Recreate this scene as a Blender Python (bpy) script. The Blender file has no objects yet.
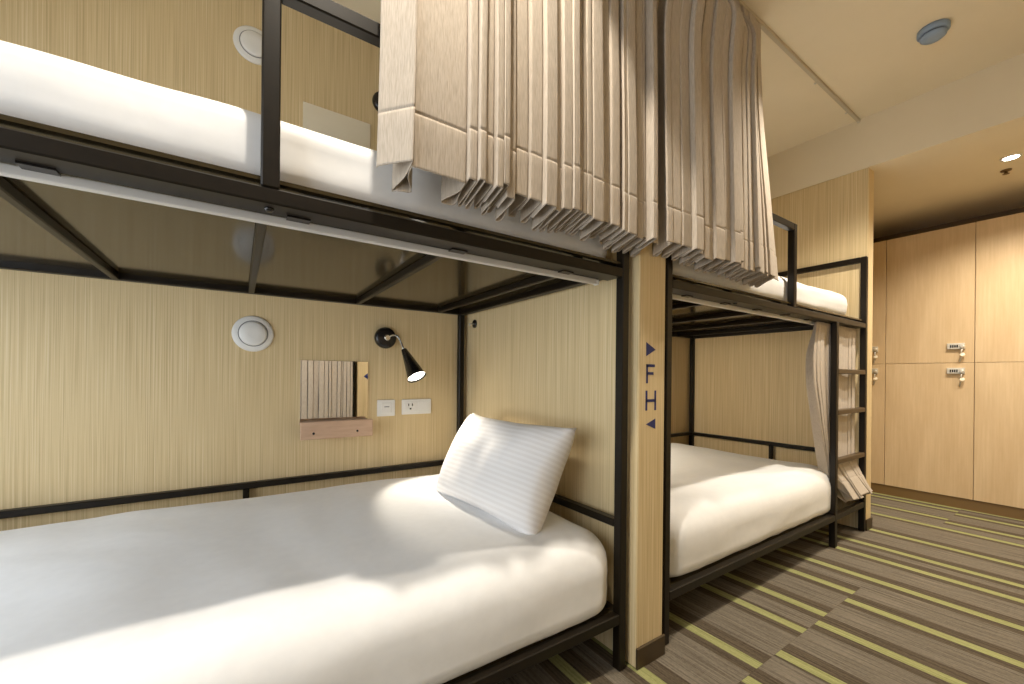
import bpy, bmesh, math, random
from mathutils import Vector, Matrix, noise

sc = bpy.context.scene
COL = sc.collection
rnd = random.Random(7)

# ------------------------------------------------------------------ camera
cam_d = bpy.data.cameras.new('camera')
cam = bpy.data.objects.new('camera', cam_d); COL.objects.link(cam)
cam_d.sensor_width = 36.0; cam_d.sensor_fit = 'HORIZONTAL'
cam_d.lens = 409.1 / 1024 * 36.0
cam_d.shift_y = 33.9 / 1024
cam_d.clip_start = 0.02
_R = Vector((0.83150, -0.55543, 0.01016)); _F = Vector((0.55546, 0.83154, 0.00028)); _U = Vector((-0.00861, 0.00542, 0.99995))
m3 = Matrix((_R, _U, -_F)).transposed()
cam.matrix_world = Matrix.Translation((-1.078, -0.9211, 0.975)) @ m3.to_4x4()
sc.camera = cam

# ------------------------------------------------------------------ world, exposure
sc.view_settings.view_transform = 'Standard'; sc.view_settings.look = 'None'
sc.view_settings.gamma = 1.0; sc.view_settings.use_curve_mapping = False
sc.view_settings.exposure = 0.28
wd = bpy.data.worlds.new('daylight_sky'); sc.world = wd; wd.use_nodes = True
bg = wd.node_tree.nodes['Background']; bg.inputs[0].default_value = (0.72, 0.86, 1.0, 1); bg.inputs[1].default_value = 0.9

def area(name, loc, rot, sx, sy, e, c):
    l = bpy.data.lights.new(name, 'AREA'); l.shape = 'RECTANGLE'; l.size = sx; l.size_y = sy; l.energy = e; l.color = c
    o = bpy.data.objects.new(name, l); o.location = loc; o.rotation_euler = rot; COL.objects.link(o); return o
# daylight entering by the window beside the foot of the first bunk
area('window_daylight', (-2.42, -0.15, 1.22), (0, -math.pi/2, 0), 1.6, 2.3, 40, (0.93, 0.97, 1.0))

SPOT_E, SPOT_C = 100, (1.0, 0.91, 0.77)

# ------------------------------------------------------------------ materials
def mat(name, col, rough=0.6, metal=0.0, spec=0.5):
    m = bpy.data.materials.new(name); m.use_nodes = True
    b = m.node_tree.nodes['Principled BSDF']
    b.inputs['Base Color'].default_value = (*col, 1); b.inputs['Roughness'].default_value = rough
    b.inputs['Metallic'].default_value = metal; b.inputs['Specular IOR Level'].default_value = spec
    return m, m.node_tree, b
def ramp(nt, stops):
    r = nt.nodes.new('ShaderNodeValToRGB'); e = r.color_ramp.elements
    while len(e) < len(stops): e.new(0.5)
    for el, (p, c) in zip(e, stops): el.position = p; el.color = (*c, 1)
    return r
def coords(nt, scale, kind='Object'):
    t = nt.nodes.new('ShaderNodeTexCoord'); mp = nt.nodes.new('ShaderNodeMapping')
    mp.inputs['Scale'].default_value = scale; nt.links.new(t.outputs[kind], mp.inputs[0]); return mp
def nz(nt, vec, scale, detail=2.0, rough=0.5):
    n = nt.nodes.new('ShaderNodeTexNoise'); n.inputs['Scale'].default_value = scale
    n.inputs['Detail'].default_value = detail; n.inputs['Roughness'].default_value = rough
    nt.links.new(vec.outputs[0], n.inputs['Vector']); return n
def bump(nt, b, h, strength, dist):
    bp = nt.nodes.new('ShaderNodeBump'); bp.inputs['Strength'].default_value = strength; bp.inputs['Distance'].default_value = dist
    nt.links.new(h, bp.inputs['Height']); nt.links.new(bp.outputs[0], b.inputs['Normal'])

def grain_mat(name, stops, scale_vec, nscale, rough, bstr=0.0, bdist=0.001, detail=3.0, spec=0.3):
    m, nt, b = mat(name, stops[0][1], rough, 0, spec)
    mp = coords(nt, scale_vec); n = nz(nt, mp, nscale, detail, 0.6); r = ramp(nt, stops)
    nt.links.new(n.outputs[0], r.inputs[0]); nt.links.new(r.outputs[0], b.inputs['Base Color'])
    if bstr: bump(nt, b, n.outputs[0], bstr, bdist)
    return m

# vertically ribbed wallpaper
def wallpaper():
    m, nt, b = mat('ribbed_wallpaper', (.6, .5, .28), 0.55, 0, 0.25)
    mp = coords(nt, (1, 1, 0.006))
    n1 = nz(nt, mp, 300, 0.5, 0.5); n2 = nz(nt, mp, 620, 0.5, 0.5)
    mx = nt.nodes.new('ShaderNodeMix'); mx.data_type = 'FLOAT'; mx.inputs[0].default_value = 0.38
    nt.links.new(n1.outputs[0], mx.inputs[2]); nt.links.new(n2.outputs[0], mx.inputs[3])
    r = ramp(nt, [(0.30, (.52, .39, .205)), (0.46, (.655, .51, .285)), (0.60, (.715, .57, .335)), (0.72, (.79, .66, .435))])
    nt.links.new(mx.outputs[0], r.inputs[0]); nt.links.new(r.outputs[0], b.inputs['Base Color'])
    bump(nt, b, mx.outputs[0], 0.35, 0.003)
    return m
M_WALL = wallpaper()
M_CEIL = grain_mat('ceiling_paint', [(0.3, (.78, .69, .52)), (0.7, (.81, .72, .55))], (1, 1, 1), 3, 0.85)
M_PLAIN = mat('plain_wall_paint', (.66, .60, .48), 0.85)[0]
M_BASE = mat('dark_baseboard', (.055, .035, .014), 0.45)[0]
M_KICK = mat('brown_toe_kick', (.17, .10, .035), 0.5)[0]
M_FRAME = grain_mat('dark_brown_metal', [(0.3, (.0065, .0042, .002)), (0.7, (.010, .0065, .003))], (1, 1, 1), 30, 0.38, 0.05, 0.001, 3, 0.32)
M_UNDER = mat('underbed_shade_black', (.006, .005, .004), 0.7, 0, 0.2)[0]  # near-black colour standing in for the shade under the beds
M_RUNG = mat('bronze_brown_metal', (.06, .036, .014), 0.4)[0]
M_DECK = grain_mat('glossy_brown_board', [(0.3, (.036, .025, .010)), (0.7, (.044, .031, .013))], (1, 1, 1), 6, 0.13, 0, 0, 2, 0.4)
M_ALU = mat('aluminium', (.74, .74, .73), 0.38, 0.3)[0]
M_TRACK = mat('beige_track', (.50, .44, .33), 0.6)[0]
M_STEEL = mat('brushed_steel', (.66, .63, .55), 0.4, 0.5)[0]
M_CHROME = mat('chrome', (.8, .8, .8), 0.12, 1.0)[0]
M_BLACK = mat('black_enamel', (.012, .010, .009), 0.25)[0]
M_WHITE = mat('white_plastic', (.78, .77, .74), 0.35)[0]
M_GREY = mat('grey_groove', (.22, .22, .22), 0.6)[0]
M_CREAM = mat('cream_tag', (.85, .74, .55), 0.5)[0]
M_BLUE = mat('navy_print', (.015, .022, .13), 0.6)[0]
M_SMOKE = mat('blue_grey_plastic', (.27, .36, .50), 0.5)[0]
M_SMOKED = mat('dark_slot', (.02, .025, .04), 0.7)[0]
M_WOODP = grain_mat('pinkish_wood', [(0.3, (.52, .345, .235)), (0.7, (.60, .41, .285))], (1, 8, 8), 12, 0.5)
M_MIRROR = mat('mirror_glass', (.93, .93, .92), 0.0, 1.0)[0]
def locker_mat():
    m, nt, b = mat('maple_laminate', (.66, .45, .24), 0.42, 0, 0.35)
    mp = coords(nt, (1, 1, 0.18)); n = nz(nt, mp, 9, 6, 0.65)
    mp2 = coords(nt, (30, 30, 1.2)); n2 = nz(nt, mp2, 3, 4, 0.6)
    mx = nt.nodes.new('ShaderNodeMix'); mx.data_type = 'FLOAT'; mx.inputs[0].default_value = 0.4
    nt.links.new(n.outputs[0], mx.inputs[2]); nt.links.new(n2.outputs[0], mx.inputs[3])
    r = ramp(nt, [(0.32, (.56, .395, .22)), (0.5, (.62, .455, .265)), (0.68, (.69, .52, .32))])
    nt.links.new(mx.outputs[0], r.inputs[0]); nt.links.new(r.outputs[0], b.inputs['Base Color']); return m
M_LOCK = locker_mat()
def cloth(name, c1, c2, sv, bs=0.25):
    m, nt, b = mat(name, c1, 0.85, 0, 0.15)
    mp = coords(nt, sv); n = nz(nt, mp, 60, 2, 0.6); r = ramp(nt, [(0.3, c1), (0.7, c2)])
    nt.links.new(n.outputs[0], r.inputs[0]); nt.links.new(r.outputs[0], b.inputs['Base Color'])
    bump(nt, b, n.outputs[0], bs, 0.002)
    b.inputs['Sheen Weight'].default_value = 0.15
    return m
M_CURT = cloth('oatmeal_curtain_fabric', (.40, .335, .265), (.55, .475, .39), (8, 8, 0.5), 0.3)
M_SHEET = cloth('white_cotton', (.81, .81, .81), (.84, .84, .84), (.5, .5, .5), 0.05)
def wrinkle(m):
    nt = m.node_tree; b = nt.nodes['Principled BSDF']
    mp = coords(nt, (1.0, 1.6, 1.0)); n = nz(nt, mp, 3.2, 2, 0.45); n.inputs['Distortion'].default_value = 0.9
    old = b.inputs['Normal'].links[0].from_node
    bp = nt.nodes.new('ShaderNodeBump'); bp.inputs['Strength'].default_value = 0.35; bp.inputs['Distance'].default_value = 0.012
    nt.links.new(n.outputs[0], bp.inputs['Height']); nt.links.new(old.outputs[0], bp.inputs['Normal']); nt.links.new(bp.outputs[0], b.inputs['Normal'])
wrinkle(M_SHEET)
def pillow_mat():
    m, nt, b = mat('striped_sateen', (.82, .80, .79), 0.6, 0, 0.3)
    t = nt.nodes.new('ShaderNodeTexCoord'); s = nt.nodes.new('ShaderNodeSeparateXYZ'); nt.links.new(t.outputs['Object'], s.inputs[0])
    mu = nt.nodes.new('ShaderNodeMath'); mu.operation = 'MULTIPLY'; mu.inputs[1].default_value = 2*math.pi/0.0185
    nt.links.new(s.outputs['Z'], mu.inputs[0])
    si = nt.nodes.new('ShaderNodeMath'); si.operation = 'SINE'; nt.links.new(mu.outputs[0], si.inputs[0])
    mr = nt.nodes.new('ShaderNodeMapRange'); mr.inputs[1].default_value = -0.5; mr.inputs[2].default_value = 0.5
    nt.links.new(si.outputs[0], mr.inputs[0])
    r = ramp(nt, [(0.0, (.78, .755, .74)), (1.0, (.84, .82, .81))])
    nt.links.new(mr.outputs[0], r.inputs[0]); nt.links.new(r.outputs[0], b.inputs['Base Color'])
    bump(nt, b, mr.outputs[0], 0.25, 0.0012); return m
M_PILLOW = pillow_mat()
def carpet(name, c1, c2):
    m, nt, b = mat(name, c1, 0.95, 0, 0.1)
    mp = coords(nt, (1, 0.35, 1)); n = nz(nt, mp, 200, 3, 0.8)
    mp2 = coords(nt, (1, 0.03, 1)); n2 = nz(nt, mp2, 130, 1, 0.5)
    mx = nt.nodes.new('ShaderNodeMix'); mx.data_type = 'FLOAT'; mx.inputs[0].default_value = 0.55
    nt.links.new(n.outputs[0], mx.inputs[2]); nt.links.new(n2.outputs[0], mx.inputs[3])
    r = ramp(nt, [(0.3, c1), (0.7, c2)])
    nt.links.new(mx.outputs[0], r.inputs[0]); nt.links.new(r.outputs[0], b.inputs['Base Color'])
    bump(nt, b, mx.outputs[0], 0.6, 0.004); return m
M_CP_A = carpet('carpet_taupe', (.075, .062, .044), (.225, .19, .145))
M_CP_B = carpet('carpet_brown', (.035, .026, .016), (.135, .105, .072))
M_CP_C = carpet('carpet_lime', (.17, .17, .06), (.37, .365, .165))
M_SUB = mat('subfloor', (.03, .025, .018), 0.95)[0]
def emis(name, col, s):
    m, nt, b = mat(name, col, 0.4); b.inputs['Emission Color'].default_value = (*col, 1); b.inputs['Emission Strength'].default_value = s; return m
M_BULB = emis('lamp_glow', (1.0, .93, .80), 14)
M_DLENS = emis('downlight_glow', (1.0, .92, .78), 25)
def glass():
    m = bpy.data.materials.new('window_glass'); m.use_nodes = True; nt = m.node_tree
    for n in list(nt.nodes): nt.nodes.remove(n)
    o = nt.nodes.new('ShaderNodeOutputMaterial'); mx = nt.nodes.new('ShaderNodeMixShader'); mx.inputs[0].default_value = 0.08
    a = nt.nodes.new('ShaderNodeBsdfTransparent'); g = nt.nodes.new('ShaderNodeBsdfGlossy'); g.inputs['Roughness'].default_value = 0.02
    nt.links.new(a.outputs[0], mx.inputs[1]); nt.links.new(g.outputs[0], mx.inputs[2]); nt.links.new(mx.outputs[0], o.inputs[0]); return m
M_GLASS = glass()

# ------------------------------------------------------------------ builders
def link(name, me, m=None, parent=None, loc=(0, 0, 0)):
    o = bpy.data.objects.new(name, me); COL.objects.link(o)
    if me is not None and m is not None:
        for mm in (m if isinstance(m, (list, tuple)) else [m]): me.materials.append(mm)
    o.parent = parent; o.location = loc
    return o
def tag(o, label=None, cat=None, group=None, kind=None):
    if label: o['label'] = label
    if cat: o['category'] = cat
    if group: o['group'] = group
    if kind: o['kind'] = kind
    return o
def empty(name, loc, label, cat, group=None, kind=None):
    o = bpy.data.objects.new(name, None); COL.objects.link(o); o.location = loc; o.empty_display_size = 0.05
    return tag(o, label, cat, group, kind)
def finish(bm, name, smooth=False):
    me = bpy.data.meshes.new(name); bm.normal_update(); bm.to_mesh(me); bm.free()
    if smooth: me.polygons.foreach_set('use_smooth', [True]*len(me.polygons))
    return me
def base_of(parent):
    p = Vector((0, 0, 0))
    while parent: p += Vector(parent.location); parent = parent.parent
    return p
def box(name, x0, x1, y0, y1, z0, z1, m, parent=None, bev=0.0, seg=1):
    """axis-aligned box given by its limits in room coordinates"""
    c = Vector(((x0+x1)/2, (y0+y1)/2, (z0+z1)/2)); d = (abs(x1-x0), abs(y1-y0), abs(z1-z0))
    bm = bmesh.new(); bmesh.ops.create_cube(bm, size=1); bmesh.ops.scale(bm, vec=d, verts=bm.verts)
    if bev: bmesh.ops.bevel(bm, geom=bm.edges[:], offset=min(bev, min(d)*0.45), segments=seg, affect='EDGES', profile=0.5)
    return link(name, finish(bm, name), m, parent, c - base_of(parent))
def rev(bm, prof, axis_m, n=32, mi=0):
    """surface of revolution of (r, h) about local z, transformed by axis_m"""
    rings = []
    for r, h in prof:
        rings.append([bm.verts.new(axis_m @ Vector((r*math.cos(2*math.pi*k/n), r*math.sin(2*math.pi*k/n), h))) for k in range(n)])
    for a, b in zip(rings, rings[1:]):
        for k in range(n):
            f = bm.faces.new((a[k], a[(k+1) % n], b[(k+1) % n], b[k])); f.material_index = mi; f.smooth = True
    for rg in (rings[0], rings[-1]):
        f = bm.faces.new(rg); f.material_index = mi
def lathe(name, prof, m, parent, loc, axis=(0, 0, 1), n=32):
    q = Vector((0, 0, 1)).rotation_difference(Vector(axis)).to_matrix().to_4x4()
    bm = bmesh.new(); rev(bm, prof, q, n); bmesh.ops.recalc_face_normals(bm, faces=bm.faces[:])
    return link(name, finish(bm, name), m, parent, Vector(loc) - base_of(parent))
def tube(name, pts, r, m, parent, n=10):
    pts = [Vector(p) for p in pts]; bm = bmesh.new(); rings = []
    for i, p in enumerate(pts):
        t = (pts[min(i+1, len(pts)-1)] - pts[max(i-1, 0)]).normalized()
        u = t.cross(Vector((0.31, 0.2, 0.93))).normalized(); w = t.cross(u)
        rr = r[i] if isinstance(r, (list, tuple)) else r
        rings.append([bm.verts.new(p + rr*(u*math.cos(2*math.pi*k/n) + w*math.sin(2*math.pi*k/n))) for k in range(n)])
    for a, b in zip(rings, rings[1:]):
        for k in range(n): bm.faces.new((a[k], a[(k+1) % n], b[(k+1) % n], b[k])).smooth = True
    bm.faces.new(rings[0][::-1]); bm.faces.new(rings[-1])
    bmesh.ops.recalc_face_normals(bm, faces=bm.faces[:])
    return link(name, finish(bm, name), m, parent, -base_of(parent))

# ------------------------------------------------------------------ dimensions (metres)
YB = 1.242          # back wall
XA, XBp, YP = 0.033, 0.175, -0.019     # partition between the bunks
XE, XE2, YE = 2.297, 2.395, 0.003      # end wall
ZC, ZS = 2.68, 2.35                    # ceiling, lower ceiling by the lockers
XW = -2.10                             # window wall
YO = -1.42                             # front plane of the opposite row
XLK = 3.498

# ------------------------------------------------------------------ room shell
floor = box('floor', XW-0.1, 4.2, -2.75, YB+0.1, -0.10, -0.006, M_SUB); tag(floor, 'striped taupe and lime carpet floor of the dormitory', 'floor', kind='structure')
wb = box('wall_back', XW-0.1, XE2, YB, YB+0.1, 0, ZC, M_WALL); tag(wb, 'beige ribbed wallpaper wall behind the two bunks', 'wall', kind='structure')
wp = box('wall_partition', XA, XBp, YP, YB, 0, ZC, M_WALL, bev=0.004); tag(wp, 'narrow wallpapered partition with F and H lettering between bunks', 'wall', kind='structure')
we = box('wall_end', XE, XE2, YE, YB, 0, ZS, M_WALL, bev=0.004); tag(we, 'wallpapered end wall at the far side of the second bunk', 'wall', kind='structure')
wpo = box('wall_partition_opposite', XA, XBp, -2.65, YO+0.019, 0, ZC, M_WALL, bev=0.004); tag(wpo, 'narrow wallpapered partition with lettering across the aisle', 'wall', kind='structure')
tag(box('wall_opposite', XW-0.1, XA, -2.75, -2.65, 0, ZC, M_WALL), 'wallpapered wall behind the curtained bunk across the aisle', 'wall', kind='structure')
tag(box('wall_aisle', XBp, 4.2, YO-0.12, YO-0.02, 0, ZC, M_WALL), 'wallpapered wall along the far side of the aisle', 'wall', kind='structure')
tag(box('wall_alcove', 4.06, 4.2, YO-0.02, YB+0.1, 0, ZS, M_KICK), 'wall behind the lockers, coloured brown for the shade above them', 'wall', kind='structure')  # dark brown puts the shadow above the lockers into the wall colour
tag(box('wall_alcove_side', XE2, 4.06, YB, YB+0.1, 0, ZS, M_PLAIN), 'plain side wall of the locker alcove', 'wall', kind='structure')
tag(box('ceiling', XW-0.1, XE, -2.75, YB+0.1, ZC, ZC+0.1, M_CEIL), 'cream painted ceiling above bunks and aisle', 'ceiling', kind='structure')
tag(box('ceiling_lower', XE, 4.2, YO-0.12, YB+0.1, ZS, ZC+0.1, M_CEIL), 'lower cream ceiling over the locker area', 'ceiling', kind='structure')
# window wall with opening
wy0, wy1, wz0, wz1 = -1.25, 1.0, 0.42, 2.02
wl = empty('wall_left', (XW-0.05, 0, 0), 'wall with a wide window at the foot of the first bunk', 'wall', kind='structure')
for a in ((-2.75, wy0, 0, ZC), (wy1, YB, 0, ZC), (wy0, wy1, 0, wz0), (wy0, wy1, wz1, ZC)):
    box('wall_panel', XW-0.1, XW, a[0], a[1], a[2], a[3], M_PLAIN, wl)
win = empty('window_1', (XW-0.05, 0, wz0), 'wide white framed window letting daylight in beside the bunks', 'window', kind='structure')
for y in (wy0, -0.14, wy1-0.05):
    fr = box('window_frame', XW-0.08, XW-0.03, y, y+0.05, wz0, wz1, M_WHITE, win)
for z in (wz0, wz1-0.05):
    box('window_frame', XW-0.08, XW-0.03, wy0+0.05, wy1-0.05, z, z+0.05, M_WHITE, win)
for y0, y1 in ((wy0+.05, -.14), (-.09, wy1-.05)):
    box('pane', XW-0.058, XW-0.052, y0, y1, wz0+.05, wz1-.05, M_GLASS, win)

# baseboards
def baseboard(name, x0, x1, y0, y1, label):
    tag(box(name, x0, x1, y0, y1, 0, 0.07, M_BASE, bev=0.002), label, 'baseboard', kind='structure')
baseboard('baseboard_partition', XA-0.002, XBp+0.004, YP-0.009, YP, 'dark baseboard wrapping the foot of the lettered partition')
baseboard('baseboard_end', XE-0.003, XE2+0.006, YE-0.008, YE, 'dark baseboard at the foot of the far end wall')
baseboard('baseboard_end_side', XE2, XE2+0.006, YE, YB, 'dark baseboard on the locker side of the end wall')

# lettering on the partition: arrow, F, H, arrow
def strokes(name, rects, tri, parent, ysign, yface):
    """flat print: rectangles and triangles given in (x, z), extruded half a millimetre"""
    bm = bmesh.new()
    y0 = yface; y1 = yface + 0.0006*ysign
    def poly(ps):
        a = [bm.verts.new((x, y1, z)) for x, z in ps]; b = [bm.verts.new((x, y0, z)) for x, z in ps]
        bm.faces.new(a); n = len(ps)
        for k in range(n): bm.faces.new((a[k], a[(k+1) % n], b[(k+1) % n], b[k]))
    for x0, x1, z0, z1 in rects: poly([(x0, z0), (x1, z0), (x1, z1), (x0, z1)])
    for t in tri: poly(t)
    bmesh.ops.recalc_face_normals(bm, faces=bm.faces[:])
    return link(name, finish(bm, name), M_BLUE, parent, -base_of(parent))
def sign(parent, yface, ys, flip):
    f = (lambda x: (XA+XBp) - x) if flip else (lambda x: x)
    R = lambda rs: [(min(f(a), f(b)), max(f(a), f(b)), c, d) for a, b, c, d in rs]
    T = lambda ts: [[(f(x), z) for x, z in t] for t in ts]
    s = 0.0095
    strokes('arrow_mark', [], T([[(.071, 1.095), (.071, 1.047), (.121, 1.071)]]), parent, ys, yface)
    strokes('letter_f', R([(.072, .072+s, .955, 1.020), (.072, .118, 1.020-s, 1.020), (.072, .111, .984, .984+s)]), [], parent, ys, yface)
    strokes('letter_h', R([(.070, .070+s, .862, .930), (.117, .117+s, .862, .930), (.070, .125, .891, .891+s)]), [], parent, ys, yface)
    strokes('arrow_mark', [], T([[(.123, .833), (.123, .797), (.073, .815)]]), parent, ys, yface)
sign(wp, YP, -1, False)
strokes('arrow_mark', [], [[(.100, .955), (.166, .905), (.166, 1.005)]], wpo, 1, YO+0.019)

# ------------------------------------------------------------------ carpet planks
cols = [0.21 + 0.29*k for k in range(-8, 14)]
stripeL = {0: .40, 1: .75, 2: .95, 3: 1.27, 4: 1.50, 5: 1.82, 6: 2.03, 7: 2.35, 8: 2.79, 9: 3.07, 10: 3.375}
stripeR = {0: .30, 1: .53, 2: .86, 3: 1.17, 4: 1.50, 5: 1.82, 6: 2.03, 7: 2.36, 8: 2.79, 9: 2.98, 10: 3.29}
for ci, x0 in enumerate(cols):
    k = ci - 8
    x1 = min(x0 + 0.29, 4.06); xx0 = max(x0, XW)
    seam = -0.24 if (k < 4 or k > 8) else 0.26
    ys = [seam - 3, seam - 2, seam - 1, seam, seam + 1, seam + 2]
    for ri in range(len(ys)-1):
        y0, y1 = max(ys[ri], -2.65), min(ys[ri+1], YB)
        if y1 - y0 < 0.03 or x1 - xx0 < 0.05: continue
        st = (stripeL if ys[ri] >= seam else stripeR).get(k)
        if ys[ri] > seam + .5 or ys[ri] < seam - 1.5 or st is None: st = x0 + rnd.uniform(0.05, 0.24)
        st = min(max(st, xx0+.025), x1-.025)
        e = 0.0008
        ed = [xx0+e, st-.065, st-.022, st+.022, st+.035, st+.085, x1-e]
        mi = [0, 1, 2, 1, 1, 0]
        w2 = []
        for i in range(6):
            a, b = max(ed[i], xx0+e), min(ed[i+1], x1-e)
            if b - a > 0.001: w2.append((a, b, mi[i]))
        cx, cy = (xx0+x1)/2, (y0+y1)/2
        bm = bmesh.new(); zt = rnd.uniform(-0.0006, 0.0)
        for a, b, q in w2:
            v = [bm.verts.new((x-cx, y-cy, zt)) for x, y in ((a, y0+.0002), (b, y0+.0002), (b, y1-.0002), (a, y1-.0002))]
            bm.faces.new(v).material_index = q
        o = [bm.verts.new((x-cx, y-cy, z)) for z in (zt, -0.006) for x, y in ((xx0+e, y0+.0002), (x1-e, y0+.0002), (x1-e, y1-.0002), (xx0+e, y1-.0002))]
        for i in range(4): bm.faces.new((o[i], o[4+i], o[4+(i+1) % 4], o[(i+1) % 4])).material_index = 1
        link('carpet_plank', finish(bm, 'carpet_plank'), [M_CP_A, M_CP_B, M_CP_C], floor, Vector((cx, cy, 0)) - base_of(floor))

# ------------------------------------------------------------------ bunk beds
P = 0.032; W0, W1 = 1.2, 1.232
ZG0, ZG1 = 1.722, 1.756
def bunk(x0, x1, ladder, label, flip=False, bars=(), guard=True, track=(0, 0), stub=None):
    """steel bunk from x0 to x1; ladder = 'right' or 'left'; flip mirrors it across the aisle"""
    fy = (lambda y: YO - y) if flip else (lambda y: y)
    root = empty('bunk_bed', ((x0+x1)/2, fy(0.6), 0), label, 'bunk bed', 'steel bunk beds in the dormitory')
    def bx(name, a0, a1, b0, b1, c0, c1, m=M_FRAME, par=root, bev=0.003):
        y0, y1 = sorted((fy(b0), fy(b1))); return box(name, a0, a1, y0, y1, c0, c1, m, par, bev)
    for xa in (x0, x1-P):
        for ya in (0, W0):
            p = bx('post', xa, xa+P, ya, ya+P, 0, ZG1+.012)
    # lower frame
    bx('lower_front_rail', x0+P, x1-P, 0.001, P, .155, .190); bx('lower_back_rail', x0+P, x1-P, W0, W1, .155, .190)
    for xa in (x0, x1-P): bx('lower_end_rail', xa, xa+P, P, W0, .155, .190)
    bx('lower_deck_board', x0+P, x1-P, P, W0, .168, .186, M_DECK, bev=0)
    bx('underbed_shade_panel', x0+P, x1-P, .20, .215, .001, .155, M_UNDER, bev=0)  # added board, set back to make the space under the bed dark
    # rail around the lower mattress
    br = bx('side_rail', x0+P, x1-P, W0, W1, .470, .496)
    for xa in (x0, x1-P): bx('end_rail', xa, xa+P, P, W0, .470, .496)
    xm = stub if stub else (x0+x1)/2
    bx('rail_stub', xm-.012, xm+.012, W0+.003, W1-.003, .19, .470)
    bx('rail_stub', x1-P+.003, x1-.003, .55, .574, .19, .470); bx('rail_stub', x0+.003, x0+P-.003, .55, .574, .19, .470)
    # upper frame
    bx('upper_front_rail', x0+P, x1-P, 0.001, .069, 1.305, 1.3365)
    bx('upper_back_rail', x0+P, x1-P, W0, W1, 1.326, 1.358)
    for xa in (x0, x1-P): bx('upper_end_rail', xa, xa+P, P, W0, 1.322, 1.354)
    for xb in bars: bx('cross_bar', xb-.0105, xb+.0105, .069, W0, 1.324, 1.350)
    bx('upper_deck_board', x0+P, x1-P, .012, W0, 1.3505, 1.3585, M_DECK, bev=0)
    for xa in (x0, x1-P): bx('upper_end_guard', xa, xa+P, P, W0, ZG0+.012, ZG1+.012)
    # ladder in the front plane
    lx0 = x1-.505 if ladder == 'right' else x0+.446
    bx('ladder_post', lx0, lx0+P, 0.0, P, 0, 1.305)
    r0, r1 = (lx0+P, x1-P) if ladder == 'right' else (x0+P, lx0)
    for z in (.480, .768, 1.008): bx('rung', r0, r1, 0.0, P, z, z+.028, M_RUNG)
    # front guard with its post
    g = x0 + 1.02 if ladder == 'right' else x1 - 1.021 - P
    if ladder == 'right':
        bx('guard_post', g, g+P, 0.0, P, 1.3365, ZG1); bx('guard_rail', x0+P, g, 0.0, P, ZG0, ZG1)
    else:
        bx('guard_post', g, g+P, 0.0, P, 1.3365, ZG1); bx('guard_rail', g+P, x1-P, 0.0, P, ZG0, ZG1)
    for xc in (g+P/2, g-.55 if ladder == 'left' else g-.5):
        lathe('bolt', [(.009, 0), (.009, .003), (.005, .007)], M_BLACK, root, (xc, fy(.03), 1.3052), (0, 0, -1), 10)
    # curtain track under the upper rail
    tr = bx('curtain_track', track[0], track[1], .070, .086, 1.2885, 1.306, M_ALU, bev=0.002)
    bx('track_end_cap', track[1], track[1]+.012, .0695, .088, 1.287, 1.3045, M_WHITE, tr, bev=0.002)
    n = 5
    for i in range(n):
        xc = track[0] + (track[1]-track[0])*(i+.6)/n
        bx('track_clip', xc-.022, xc+.022, .045, .0695, 1.301, 1.3052, M_BLACK, tr, bev=0)
    return root
b1x0, b1x1 = -2.07, 0.007
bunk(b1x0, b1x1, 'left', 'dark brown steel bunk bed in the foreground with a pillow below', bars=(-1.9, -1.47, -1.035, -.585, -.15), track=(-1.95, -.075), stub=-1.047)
b2x0, b2x1 = 0.211, 2.293
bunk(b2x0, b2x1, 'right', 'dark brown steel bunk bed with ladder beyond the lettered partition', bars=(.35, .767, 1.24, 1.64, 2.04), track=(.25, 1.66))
bunk(b1x0, b1x1, 'left', 'dark steel bunk bed across the aisle seen only in the mirror', True, bars=(-1.9, -1.47, -1.035, -.585, -.15), track=(-1.95, -.075))

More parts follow.
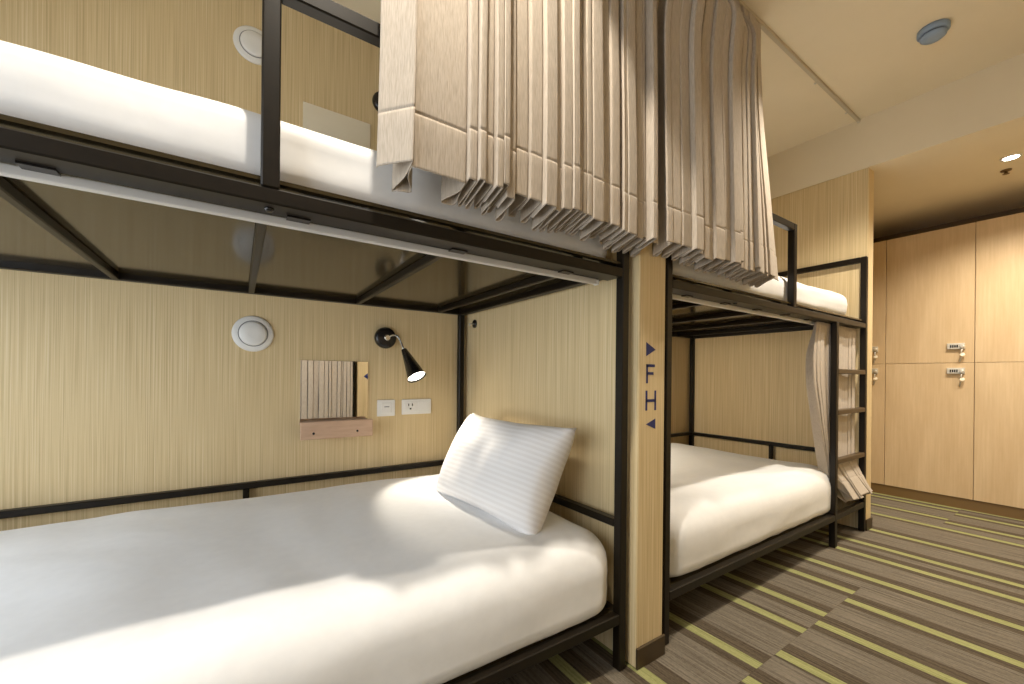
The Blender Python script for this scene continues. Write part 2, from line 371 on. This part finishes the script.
# ------------------------------------------------------------------ mattresses
def mattress(name, x0, x1, y0, y1, z0, z1, r, rc, label, group, seed, sag=0.012, dome=0.0, dip=0.0):
    """sheet-covered mattress: rounded vertical corners rc, rounded edges r, soft wrinkles"""
    cx, cy, cz = (x0+x1)/2, (y0+y1)/2, (z0+z1)/2
    bm = bmesh.new(); nx, ny, nzz = 96, 52, 12
    bmesh.ops.create_cube(bm, size=2)
    def grid_face(ax, sgn):
        pass
    bm.clear()
    idx = {}
    def V(i, j, k):
        key = (i, j, k)
        if key not in idx:
            idx[key] = bm.verts.new((2*i/nx-1, 2*j/ny-1, 2*k/nzz-1))
        return idx[key]
    for i in range(nx):
        for j in range(ny):
            bm.faces.new((V(i, j, nzz), V(i+1, j, nzz), V(i+1, j+1, nzz), V(i, j+1, nzz)))
            bm.faces.new((V(i, j, 0), V(i, j+1, 0), V(i+1, j+1, 0), V(i+1, j, 0)))
    for i in range(nx):
        for k in range(nzz):
            bm.faces.new((V(i, 0, k), V(i+1, 0, k), V(i+1, 0, k+1), V(i, 0, k+1)))
            bm.faces.new((V(i, ny, k), V(i, ny, k+1), V(i+1, ny, k+1), V(i+1, ny, k)))
    for j in range(ny):
        for k in range(nzz):
            bm.faces.new((V(0, j, k), V(0, j, k+1), V(0, j+1, k+1), V(0, j+1, k)))
            bm.faces.new((V(nx, j, k), V(nx, j+1, k), V(nx, j+1, k+1), V(nx, j, k+1)))
    hx, hy, hz = (x1-x0)/2, (y1-y0)/2, (z1-z0)/2
    for v in bm.verts:
        # spend more of the grid near the rims
        s = [math.copysign(1-(1-abs(c))**1.35, c) for c in v.co]
        p = Vector((s[0]*hx, s[1]*hy, s[2]*hz))
        # vertical corner rounding
        q = Vector((max(-hx+rc, min(hx-rc, p.x)), max(-hy+rc, min(hy-rc, p.y)), 0)); dxy = Vector((p.x, p.y, 0)) - q
        m = max(abs(dxy.x), abs(dxy.y))
        if dxy.length > 1e-6: dxy = dxy * (m / dxy.length)
        if abs(q.x) >= hx-rc-1e-6 and abs(q.y) >= hy-rc-1e-6: p.x, p.y = q.x+dxy.x, q.y+dxy.y
        # rim rounding: distance to the outline
        out = Vector((0, 0))
        ddx = max(0, abs(p.x)-(hx-r)); ddy = max(0, abs(p.y)-(hy-r))
        if abs(q.x) >= hx-rc-1e-6 and abs(q.y) >= hy-rc-1e-6:
            d = max(0, dxy.length-(rc-r)) if rc > r else dxy.length; n2 = dxy.normalized() if dxy.length > 1e-6 else Vector((0, 0, 0))
        elif ddx >= ddy: d = ddx; n2 = Vector((math.copysign(1, p.x), 0, 0))
        else: d = ddy; n2 = Vector((0, math.copysign(1, p.y), 0))
        if p.z < 0:
            rb = .035; d2 = max(0, d-(r-rb)); 
            rz = rb; dz = max(0, abs(p.z)-(hz-rz)) / rz; dd = d2 / rb; mm = max(dz, dd); L = math.hypot(dz, dd)
            if L > 1e-6 and dz > 0 and dd > 0:
                f = mm / L; p -= n2*(d2*(1-f)); p.z = -((hz-rz) + dz*f*rz)
        rz = min(r, hz*0.9); dz = max(0, abs(p.z)-(hz-rz)) / rz; dd = d / r
        mm = max(dz, dd); L = math.hypot(dz, dd)
        if p.z > 0 and L > 1e-6 and dz > 0 and dd > 0:
            f = mm / L; p -= n2*(d*(1-f)); p.z = math.copysign((hz-rz) + dz*f*rz, p.z)
        # softness
        w = noise.noise(Vector((p.x*2.2+seed, p.y*2.2, p.z*2)))*0.011 + noise.noise(Vector((p.x*7+seed, p.y*5, p.z*4)))*0.004
        w += 0.0035*noise.noise(Vector((p.x*3.5+p.y*9+seed, p.y*2, p.z*26)))
        top = max(0, p.z/hz)
        e = 1 - max(abs(p.x)/hx, abs(p.y)/hy)
        p.z -= top*dip*math.exp(-((p.x+.50)/.30)**2)
        p.z += top*(w + dome*min(1, e*3) - sag*(1-min(1, e*6)))
        if p.z < 0: p.z += (1-abs(p.z/hz)**4)*0 + max(0, -p.z/hz)*abs(noise.noise(Vector((p.x*4+seed, p.y*4, 0))))*0.016
        side = (1-abs(p.z/hz))
        p += n2*side*(0.006 + w*0.9) if d > 0 else Vector((0, 0, 0))
        v.co = p
    bmesh.ops.recalc_face_normals(bm, faces=bm.faces[:])
    o = link(name, finish(bm, name, True), M_SHEET, None, (cx, cy, cz))
    return tag(o, label, 'mattress', group)
GM = 'white mattresses on the bunks'
mattress('mattress', -1.99, -.006, .018, 1.185, .188, .458, .105, .11, 'white sheet covered mattress under the leaning pillow on foreground lower bunk', GM, 1.3, .006, .0)
mattress('mattress', .260, 1.94, .026, 1.185, .188, .450, .105, .12, 'white sheet covered mattress on the lower bunk beside the ladder', GM, 5.1, .006, .0)
mattress('mattress', -1.99, -.027, .046, 1.185, 1.3595, 1.522, .040, .05, 'white mattress on the foreground upper bunk behind the steel guard post', GM, 9.4, .008, .0, .026)
mattress('mattress', .260, 2.14, .046, 1.185, 1.3595, 1.522, .055, .09, 'white mattress on the upper bunk above the ladder', GM, 3.7, .012, .0)

# ------------------------------------------------------------------ pillow
def pillow(loc, yaw, tilt, w, h, t):
    bm = bmesh.new(); n = 44; k = 30; g = {}
    for sd in (-1, 1):
        for i in range(n+1):
            for j in range(k+1):
                u, v = 2*i/n-1, 2*j/k-1
                edge = (1-abs(u)**2.2)*(1-abs(v)**2.2)
                th = max(0, edge)**0.42*t/2
                pin = 1 - 0.06*(1-abs(v)**2)*abs(u)**4; pin2 = 1 - 0.13*(1-abs(u)**2)*abs(v)**4
                y, z = u*w/2*pin, v*h/2*pin2
                wv = noise.noise(Vector((y*7, z*7, sd*3)))*.016*min(1, edge*3) + noise.noise(Vector((y*22+4, z*10, sd)))*.0025*min(1, edge*2.5)
                if abs(u) == 1 or abs(v) == 1:
                    key = (i, j)
                    if key not in g: g[key] = bm.verts.new((0, y, z))
                    g[(sd, i, j)] = g[key]
                else: g[(sd, i, j)] = bm.verts.new((sd*(th+wv), y, z))
        for i in range(n):
            for j in range(k):
                q = (g[(sd, i, j)], g[(sd, i+1, j)], g[(sd, i+1, j+1)], g[(sd, i, j+1)])
                bm.faces.new(q if sd > 0 else q[::-1])
    bmesh.ops.recalc_face_normals(bm, faces=bm.faces[:])
    o = link('pillow', finish(bm, 'pillow', True), M_PILLOW, None, loc)
    o.rotation_euler = (Matrix.Rotation(yaw, 3, 'Z') @ Matrix.Rotation(tilt, 3, 'Y')).to_euler()
    return tag(o, 'white striped pillow leaning against the partition on foreground lower bunk', 'pillow')
pillow((-.205, .488, .612), .067, .491, .69, .415, .23)

# ------------------------------------------------------------------ curtains
def curtain(name, fronts, ztop, zbot, yfun, depth, label, group, flip=False, xtop=None, hem=0.115, nzr=30, xshift=None, bend=None, back_drop=0.03, seed=1):
    """pleated curtain; fronts = list of (a, b) limits in x of each pleat front at the hem.
    yfun(t) = y of the pleat fronts at height parameter t (0 top, 1 hem); pleats run back by depth(t)"""
    r = random.Random(seed); prof = []
    for i, (a, b) in enumerate(fronts):
        w = b - a; jf = r.uniform(-.08, .22); zb = r.uniform(-.011, .011)
        if i: prof.append((a+.03*w, .55, i, zb))
        prof += [(a+.0*w, .05+jf, i, zb), (a+.05*w, .0+jf, i, zb), (a+.5*w, .0+jf, i, zb), (b-.05*w, .01+jf, i, zb), (b, .06+jf, i, zb)]
        if i < len(fronts)-1:
            c, d = fronts[i+1]; w2 = d-c
            prof += [(b-.02*w, .55, i, zb), (b-.22*w, .95, i, zb), (b-.10*w+.5*(c-b), 1.02, i, zb), (c+.2*w2, .95, i+1, zb)]
    # smooth the profile
    sm = []
    for i in range(len(prof)-1):
        p0, p1, p2, p3 = prof[max(i-1, 0)], prof[i], prof[i+1], prof[min(i+2, len(prof)-1)]
        for s in (0, .34, .67):
            q = [0.5*((2*p1[k]) + (-p0[k]+p2[k])*s + (2*p0[k]-5*p1[k]+4*p2[k]-p3[k])*s*s + (-p0[k]+3*p1[k]-3*p2[k]+p3[k])*s**3) for k in (0, 1)]
            sm.append((q[0], q[1], p1[2], p1[3]))
    sm.append(prof[-1])
    X0, X1 = fronts[0][0], fronts[-1][1]; bm = bmesh.new(); rows = []
    H = ztop - zbot
    zs = [k/nzr for k in range(nzr+1)]
    if hem: zs = sorted([t for t in zs if abs((1-t)*H-hem) > .012] + [1-(hem+q)/H for q in (-.008, -.003, 0, .003, .008)])
    zs = sorted(set(zs[:-1] + [1-.004/H, 1.0]))
    for t in zs:
        row = []
        for x, yo, pi, zb in sm:
            u = (x-X0)/(X1-X0)
            xx = x
            if xtop: xx = (xtop[0] + u*(xtop[1]-xtop[0]))*(1-t) + x*t if not callable(xtop) else xtop(x, u, t)
            xx += noise.noise(Vector((pi*1.7+seed, t*2.2, 0)))*.0055*math.sin(math.pi*min(1, t*1.2))
            zb_ = zbot + zb - back_drop*max(0, yo)
            z = ztop + (zb_-ztop)*t
            dep = depth(t) if callable(depth) else depth
            y = yfun(t) if yfun.__code__.co_argcount == 1 else yfun(t, u)
            y += yo*dep + noise.noise(Vector((pi*2.3+seed*3, t*3.0, 5)))*.004*t
            hz_ = (1-t)*H
            if hem and yo < .3:
                if abs(hz_-hem) < .001: y += .0022
                elif hz_ < hem-.002: y -= .0015*min(1, (hem-hz_)/.006)
            p = Vector((xx, y, z))
            if bend: p = bend(p, u, t, yo)
            if flip: p.y = YO - p.y
            row.append(bm.verts.new(p))
        rows.append(row)
    for a, b in zip(rows, rows[1:]):
        for k in range(len(a)-1): bm.faces.new((a[k], a[k+1], b[k+1], b[k]))
    bm.normal_update()
    # give the cloth its thickness
    n = len(sm); th = .0016
    back = [[bm.verts.new(v.co - v.normal*th) for v in row] for row in rows]
    for a, b in zip(back, back[1:]):
        for k in range(n-1): bm.faces.new((a[k], b[k], b[k+1], a[k+1]))
    for a, b in ((rows[0], back[0]), (rows[-1], back[-1])):
        for k in range(n-1): bm.faces.new((a[k], a[k+1], b[k+1], b[k]))
    for k in (0, n-1):
        for i in range(len(rows)-1): bm.faces.new((rows[i][k], rows[i+1][k], back[i+1][k], back[i][k]))
    bmesh.ops.recalc_face_normals(bm, faces=bm.faces[:])
    o = link(name, finish(bm, name, True), M_CURT)
    return tag(o, label, 'curtain', group)
def pleats(x0, x1, n, seed, gap=.003, var=.45):
    r = random.Random(seed); w = [r.uniform(1-var, 1+var) for _ in range(n)]; s = sum(w); x = x0; out = []
    for q in w:
        d = q/s*(x1-x0); out.append((x, x+d-gap)); x += d
    return out
def smooth(t, a, b):
    t = max(0, min(1, (t-a)/(b-a))); return t*t*(3-2*t)
GC = 'pleated upper bunk curtains'
# foreground upper curtain: a flap, a broad flat panel, then narrow pleats, a deep parting, and the last pleats before the partition
f1 = [(-.838, -.785), (-.781, -.658)] + pleats(-.653, -.150, 18, 4, .005, .5) + pleats(-.136, .055, 7, 8, .005)
curtain('curtain', f1, ZC-.005, 1.415, lambda t, u: .055 - .145*smooth(t, 0, .14) + (.065*(1-u/.06) if u < .06 else 0) - .022*smooth(t, .3, 1) + .016*smooth(u, .765, .80),
        lambda t: .03 + .062*smooth(t, 0, .15), 'oatmeal pleated curtain gathered over the foreground upper bunk', GC,
        xtop=lambda x, u, t: x + (-.02 - max(0, x)*1.3 - .03*u)*(1-smooth(t, 0, .25)) + .035*(1-t)*(1 if u < .06 else .5), seed=11)
f2 = pleats(.075, .90, 19, 21, .005, .5) + [(.903, .960)]
curtain('curtain', f2, ZC-.005, 1.415, lambda t, u: .05 - .135*smooth(t, 0, .25)*(1-smooth(u, .55, 1)) - .085*t*smooth(u, .55, 1) - .018*smooth(t, .3, 1),
        lambda t: .03 + .05*smooth(t, 0, .15)*(1), 'oatmeal pleated curtain bunched over the upper bunk beyond the partition', GC,
        xtop=lambda x, u, t: x + (.10*(1-u) + .02*u)*(1-smooth(t, 0, .45)), seed=5)
# lower curtain of the second bunk, pushed to the ladder
def bend2(p, u, t, yo):
    # the left part is drawn towards the ladder post on its way down, the rest leans out between the rungs at the bottom
    s = smooth(t, .30, .95)
    if u < .40:
        p.x += -.03*math.sin(math.pi*min(1, t*2.2))*(1-u/.4)
        p.x += (1.84 - p.x)*.85*s
        if t > .72: p.z += (t-.72)*.35
    else:
        k = max(0, (t-.80)/.20)
        p.y -= .085*k**1.2; p.x += (.10 + .05*math.sin(u*40))*k**1.3*(1-smooth(u, .75, 1)*.9)
    return p
f3 = pleats(1.62, 1.85, 6, 31, .002) + pleats(1.86, 2.24, 8, 37, .002)
curtain('curtain', f3, 1.300, .270, lambda t: .040, lambda t: .02 + .03*smooth(t, 0, .2), 'oatmeal curtain of the lower bunk pushed up behind the ladder', 'pleated lower bunk curtains',
        hem=.10, bend=bend2, back_drop=.03, seed=9, nzr=40)
# across the aisle: both curtains drawn
curtain('curtain', pleats(-2.0, -.03, 46, 51, .006, .5), 1.30, .26, lambda t: -.10, .07, 'drawn pale curtain of the lower bunk reflected in the mirror', 'pleated lower bunk curtains', flip=True, seed=13, nzr=12)
curtain('curtain', pleats(-2.0, .0, 36, 57), ZC-.005, 1.40, lambda t: .05-.1*smooth(t, 0, .2), .05, 'drawn pale curtain of the upper bunk across the aisle', GC, flip=True, seed=17, nzr=12)

# ceiling curtain tracks with screws
def ctrack(x0, x1, y, label):
    t = empty('ceiling_curtain_track', ((x0+x1)/2, y, ZC-.012), label, 'curtain track', 'ceiling curtain tracks')
    box('channel', x0, x1, y-.009, y+.009, ZC-.018, ZC, M_TRACK, t, .002)
    lathe('end_stop', [(.007, 0), (.007, .012)], M_STEEL, t, (x1-.01, y, ZC-.024), n=12)
    for xs in (x1-.62, x1-.15):
        lathe('screw', [(.007, 0), (.007, .004), (.003, .006)], M_STEEL, t, (xs, y+.022, ZC), (0, 0, -1), 12)
ctrack(XBp+.02, 2.29, .055, 'thin ceiling track running on past the bunched curtain')
ctrack(XW+.03, XA-.02, .055, 'thin ceiling track hidden above the foreground curtain')

# ------------------------------------------------------------------ wall fittings
def vent(x, z, label):
    v = empty('round_vent', (x, YB, z), label, 'vent', 'round white wall vents')
    lathe('rim', [(.080, 0), (.079, .006), (.074, .010), (.058, .012)], M_WHITE, v, (x, YB, z), (0, -1, 0), 40)
    lathe('groove', [(.0575, .010), (.0575, .0125), (.054, .0125), (.054, .010)], M_GREY, v, (x, YB, z), (0, -1, 0), 40)
    lathe('cover_disc', [(.054, .010), (.053, .017), (.046, .022), (.02, .024)], M_WHITE, v, (x, YB, z), (0, -1, 0), 40)
vent(-1.026, 1.152, 'round white wall vent above the lower bunk')
vent(-1.032, 2.435, 'round white wall vent above the upper bunk')

def mirror(x0, x1, z0, z1, label):
    m = empty('mirror_shelf', ((x0+x1)/2, YB, z0), label, 'mirror', 'wall mirrors with ledges')
    box('mirror_pane', x0+.006, x1-.002, YB-.006, YB, z0+.075, z1, M_MIRROR, m)
    box('ledge_board', x0+.004, x1+.004, YB-.075, YB, z0+.062, z0+.075, M_WOODP, m, .002)
    lip = box('front_lip', x0, x1+.004, YB-.088, YB-.075, z0, z0+.082, M_WOODP, m, .002)
    for f in (.17, .78):
        lathe('screw', [(.0055, 0), (.0055, .001), (.002, .0012)], M_BLACK, lip, (x0+(x1-x0)*f, YB-.088, z0+.028), (0, -1, 0), 12)
mirror(-.843, -.525, .672, 1.040, 'square frameless mirror with pinkish wooden ledge by the lower reading lamp')
mirror(-.843, -.525, 1.892, 2.260, 'frameless mirror on the upper bunk wall rising above the mattress')

def lamp(x, z, label, lit, e=18, turn=0.0, cone=1.45):
    L = empty('reading_lamp', (x, YB, z), label, 'lamp', 'black reading lamps')
    lathe('base', [(.056, 0), (.056, .012), (.052, .022), (.044, .027), (.020, .029)], M_BLACK, L, (x, YB, z), (0, -1, 0), 36)
    lathe('switch_knob', [(.016, .028), (.016, .042), (.012, .046)], M_CHROME, L, (x, YB, z), (0, -1, 0), 24)
    apex = Vector((x+.064, YB-.112, z-.064)); end = apex + Matrix.Rotation(turn, 3, 'Z') @ Vector((.036, -.092, -.140)); ax = (end-apex).normalized()
    a0 = Vector((x+.010, YB-.035, z+.004)); pts = []
    for k in range(13):
        s = k/12; c1 = a0 + Vector((.035, -.055, .030)); c2 = apex - ax*.05
        pts.append(a0*(1-s)**3 + c1*3*s*(1-s)**2 + c2*3*s*s*(1-s) + apex*s**3)
    tube('gooseneck', pts, .0052, M_CHROME, L, 10)
    ln = (end-apex).length
    sh = lathe('shade', [(.009, -.004), (.014, .0), (.046, ln-.004), (.049, ln), (.0465, ln), (.043, ln-.006), (.010, .012)], M_BLACK, L, apex, ax, 36)
    lathe('bulb', [(.0425, 0), (.0425, .002), (.030, .007), (.010, .009)], M_BULB if lit else M_WHITE, L, end - ax*.010, ax, 28)
    if lit:
        s = bpy.data.lights.new('reading_lamp_light', 'SPOT'); s.energy = e; s.color = (1, .90, .74); s.spot_size = cone; s.spot_blend = .3; s.shadow_soft_size = .03
        o = bpy.data.objects.new('reading_lamp_light', s); COL.objects.link(o); o.parent = L
        o.location = end + ax*.004 - Vector(L.location); o.rotation_euler = Vector((0, 0, -1)).rotation_difference(ax).to_euler()
lamp(-.439, 1.168, 'black cone reading lamp lit beside the mirror on lower bunk wall', True)
lamp(.70, 1.168, 'unseen reading lamp added to brighten the bunk beyond the partition', True, 28, 1.1, 2.7)  # added out of view as fill for the second bunk and end wall
lamp(-.462, 2.392, 'black reading lamp half hidden by the curtain on upper bunk wall', False)

def plate(x0, x1, z0, z1, label, kind):
    p = empty('wall_socket', ((x0+x1)/2, YB, (z0+z1)/2), label, 'wall plate', 'white wall plates')
    box('plate', x0, x1, YB-.007, YB, z0, z1, M_WHITE, p, .003, 2)
    cz = (z0+z1)/2
    if kind == 'outlet':
        x = x0 + (x1-x0)*.28
        ins = box('outlet_insert', x0+.012, x0+(x1-x0)*.5, YB-.009, YB-.006, z0+.014, z1-.014, M_WHITE, p, .001)
        for a in (-.010, .010): box('slot', x+a-.0022, x+a+.0022, YB-.0096, YB-.008, cz+.004, cz+.018, M_BLACK, p)
        lathe('ground_hole', [(.0042, 0), (.0042, .0007)], M_BLACK, p, (x, YB-.009, cz-.010), (0, -1, 0), 12)
        box('blank_insert', x0+(x1-x0)*.54, x1-.012, YB-.009, YB-.006, z0+.014, z1-.014, M_WHITE, p, .001)
    else:
        box('rocker', x0+.020, x1-.020, YB-.010, YB-.006, z0+.016, z1-.016, M_WHITE, p, .002)
        box('mark', x0+.036, x0+.062, YB-.0106, YB-.0096, cz+.004, cz+.009, M_GREY, p)
plate(-.478, -.384, .757, .843, 'small square white switch plate under the lit reading lamp', 'switch')
plate(-.347, -.180, .761, .843, 'wide white power outlet plate right of the square switch', 'outlet')

hk = empty('coat_hook', (XA, 1.125, 1.268), 'small dark round coat hook on the partition', 'hook')
lathe('rose', [(.024, 0), (.024, .005), (.016, .010)], M_BLACK, hk, (XA, 1.125, 1.268), (-1, 0, 0), 24)
tube('hook_arm', [(XA-.006, 1.125, 1.268), (XA-.022, 1.125, 1.266), (XA-.032, 1.125, 1.258), (XA-.034, 1.125, 1.270)], .0045, M_STEEL, hk, 8)

# ------------------------------------------------------------------ lockers
def locker(y0, y1, where):
    L = empty('locker', (XLK+.28, (y0+y1)/2, 0), 'tall maple locker with two stacked doors, ' + where, 'locker', 'maple lockers')
    box('carcass', XLK+.020, XLK+.55, y0+.001, y1-.001, .08, 2.160, M_LOCK, L)
    box('toe_kick', XLK+.006, XLK+.03, y0, y1, 0, .08, M_KICK, L)
    for z0, z1, zl in ((.082, 1.1085, 1.026), (1.1115, 2.163, 1.2145)):
        d = box('door', XLK, XLK+.019, y0+.0018, y1-.0018, z0, z1, M_LOCK, L, .0015)
        a = y0 + .047; b = a + .095
        lock = box('combination_lock', XLK-.016, XLK, a, b, zl, zl+.046, M_STEEL, d, .003)
        for k in range(4):
            yy = a + .040 + k*.0115
            box('number_dial', XLK-.0195, XLK-.012, yy-.0038, yy+.0038, zl+.013, zl+.033, M_BLACK, d, .001)
        lathe('lock_knob', [(.012, 0), (.013, .012), (.009, .016)], M_STEEL, d, (XLK-.012, a+.014, zl+.020), (-1, 0, 0), 20)
        lathe('key_tag', [(.014, 0), (.014, .004), (.010, .006)], M_CREAM, d, (XLK-.018, a+.012, zl-.044), (-1, 0, 0.35), 20)
        tube('key_strap', [(XLK-.016, a+.016, zl+.004), (XLK-.02, a+.018, zl-.020), (XLK-.014, a+.012, zl-.045), (XLK-.010, a+.024, zl-.075), (XLK-.006, a+.028, zl-.095)], .0042, M_STEEL, d, 8)
locker(.210, .7175, 'half hidden behind the end wall')
locker(-.2975, .210, 'fully visible beside the end wall')
locker(-.805, -.2975, 'cut off by the right edge of the photo')

# ------------------------------------------------------------------ ceiling fittings
def downlight(x, y, z, label, e, size=1.9, aim=(0, 0, -1), blend=.45):
    d = empty('downlight', (x, y, z), label, 'downlight', 'recessed ceiling downlights')
    lathe('trim_ring', [(.046, 0), (.045, .004), (.036, .006), (.034, .002)], M_WHITE, d, (x, y, z), (0, 0, -1), 32)
    lathe('lens', [(.033, .001), (.033, .003), (.02, .0045)], M_DLENS, d, (x, y, z), (0, 0, -1), 28)
    s = bpy.data.lights.new('downlight_beam', 'SPOT'); s.energy = e; s.color = SPOT_C; s.spot_size = size; s.spot_blend = blend; s.shadow_soft_size = .028
    o = bpy.data.objects.new('downlight_beam', s); COL.objects.link(o); o.parent = d; o.location = (0, 0, -.012)
    o.rotation_euler = Vector((0, 0, -1)).rotation_difference(Vector(aim)).to_euler()
downlight(2.855, -.527, ZS, 'glowing recessed downlight in the lower ceiling before the lockers', SPOT_E*1.1, 2.4, blend=.85)
downlight(2.95, -1.15, ZS, 'unseen downlight added in the lower ceiling to brighten the locker area', SPOT_E*.6, 2.2, blend=.85)  # added out of view so more light bounces onto the lower ceiling
downlight(1.38, -.42, ZC, 'recessed downlight over the aisle beside the second bunk', SPOT_E*1.5, 2.15, blend=.6)
downlight(-.85, -.325, ZC, 'recessed downlight over the aisle beside the foreground bunk', SPOT_E*1.2, 1.75, blend=.22)

sd = empty('smoke_detector', (1.71, -.397, ZC), 'round blue grey smoke detector on the ceiling', 'smoke detector')
lathe('mount', [(.058, 0), (.058, .020), (.052, .026)], M_SMOKE, sd, (1.71, -.397, ZC), (0, 0, -1), 36)
lathe('vent_slot', [(.044, .024), (.044, .032)], M_SMOKED, sd, (1.71, -.397, ZC), (0, 0, -1), 36)
lathe('cap', [(.048, .031), (.047, .040), (.038, .048), (.02, .050)], M_SMOKE, sd, (1.71, -.397, ZC), (0, 0, -1), 36)
sp = empty('sprinkler_head', (3.07, -.485, ZS), 'small brown sprinkler head behind the glowing downlight', 'sprinkler')
lathe('flange', [(.026, 0), (.024, .006), (.01, .008)], M_KICK, sp, (3.07, -.485, ZS), (0, 0, -1), 24)
lathe('nozzle', [(.008, .006), (.008, .022), (.016, .024), (.016, .026)], M_KICK, sp, (3.07, -.485, ZS), (0, 0, -1), 16)
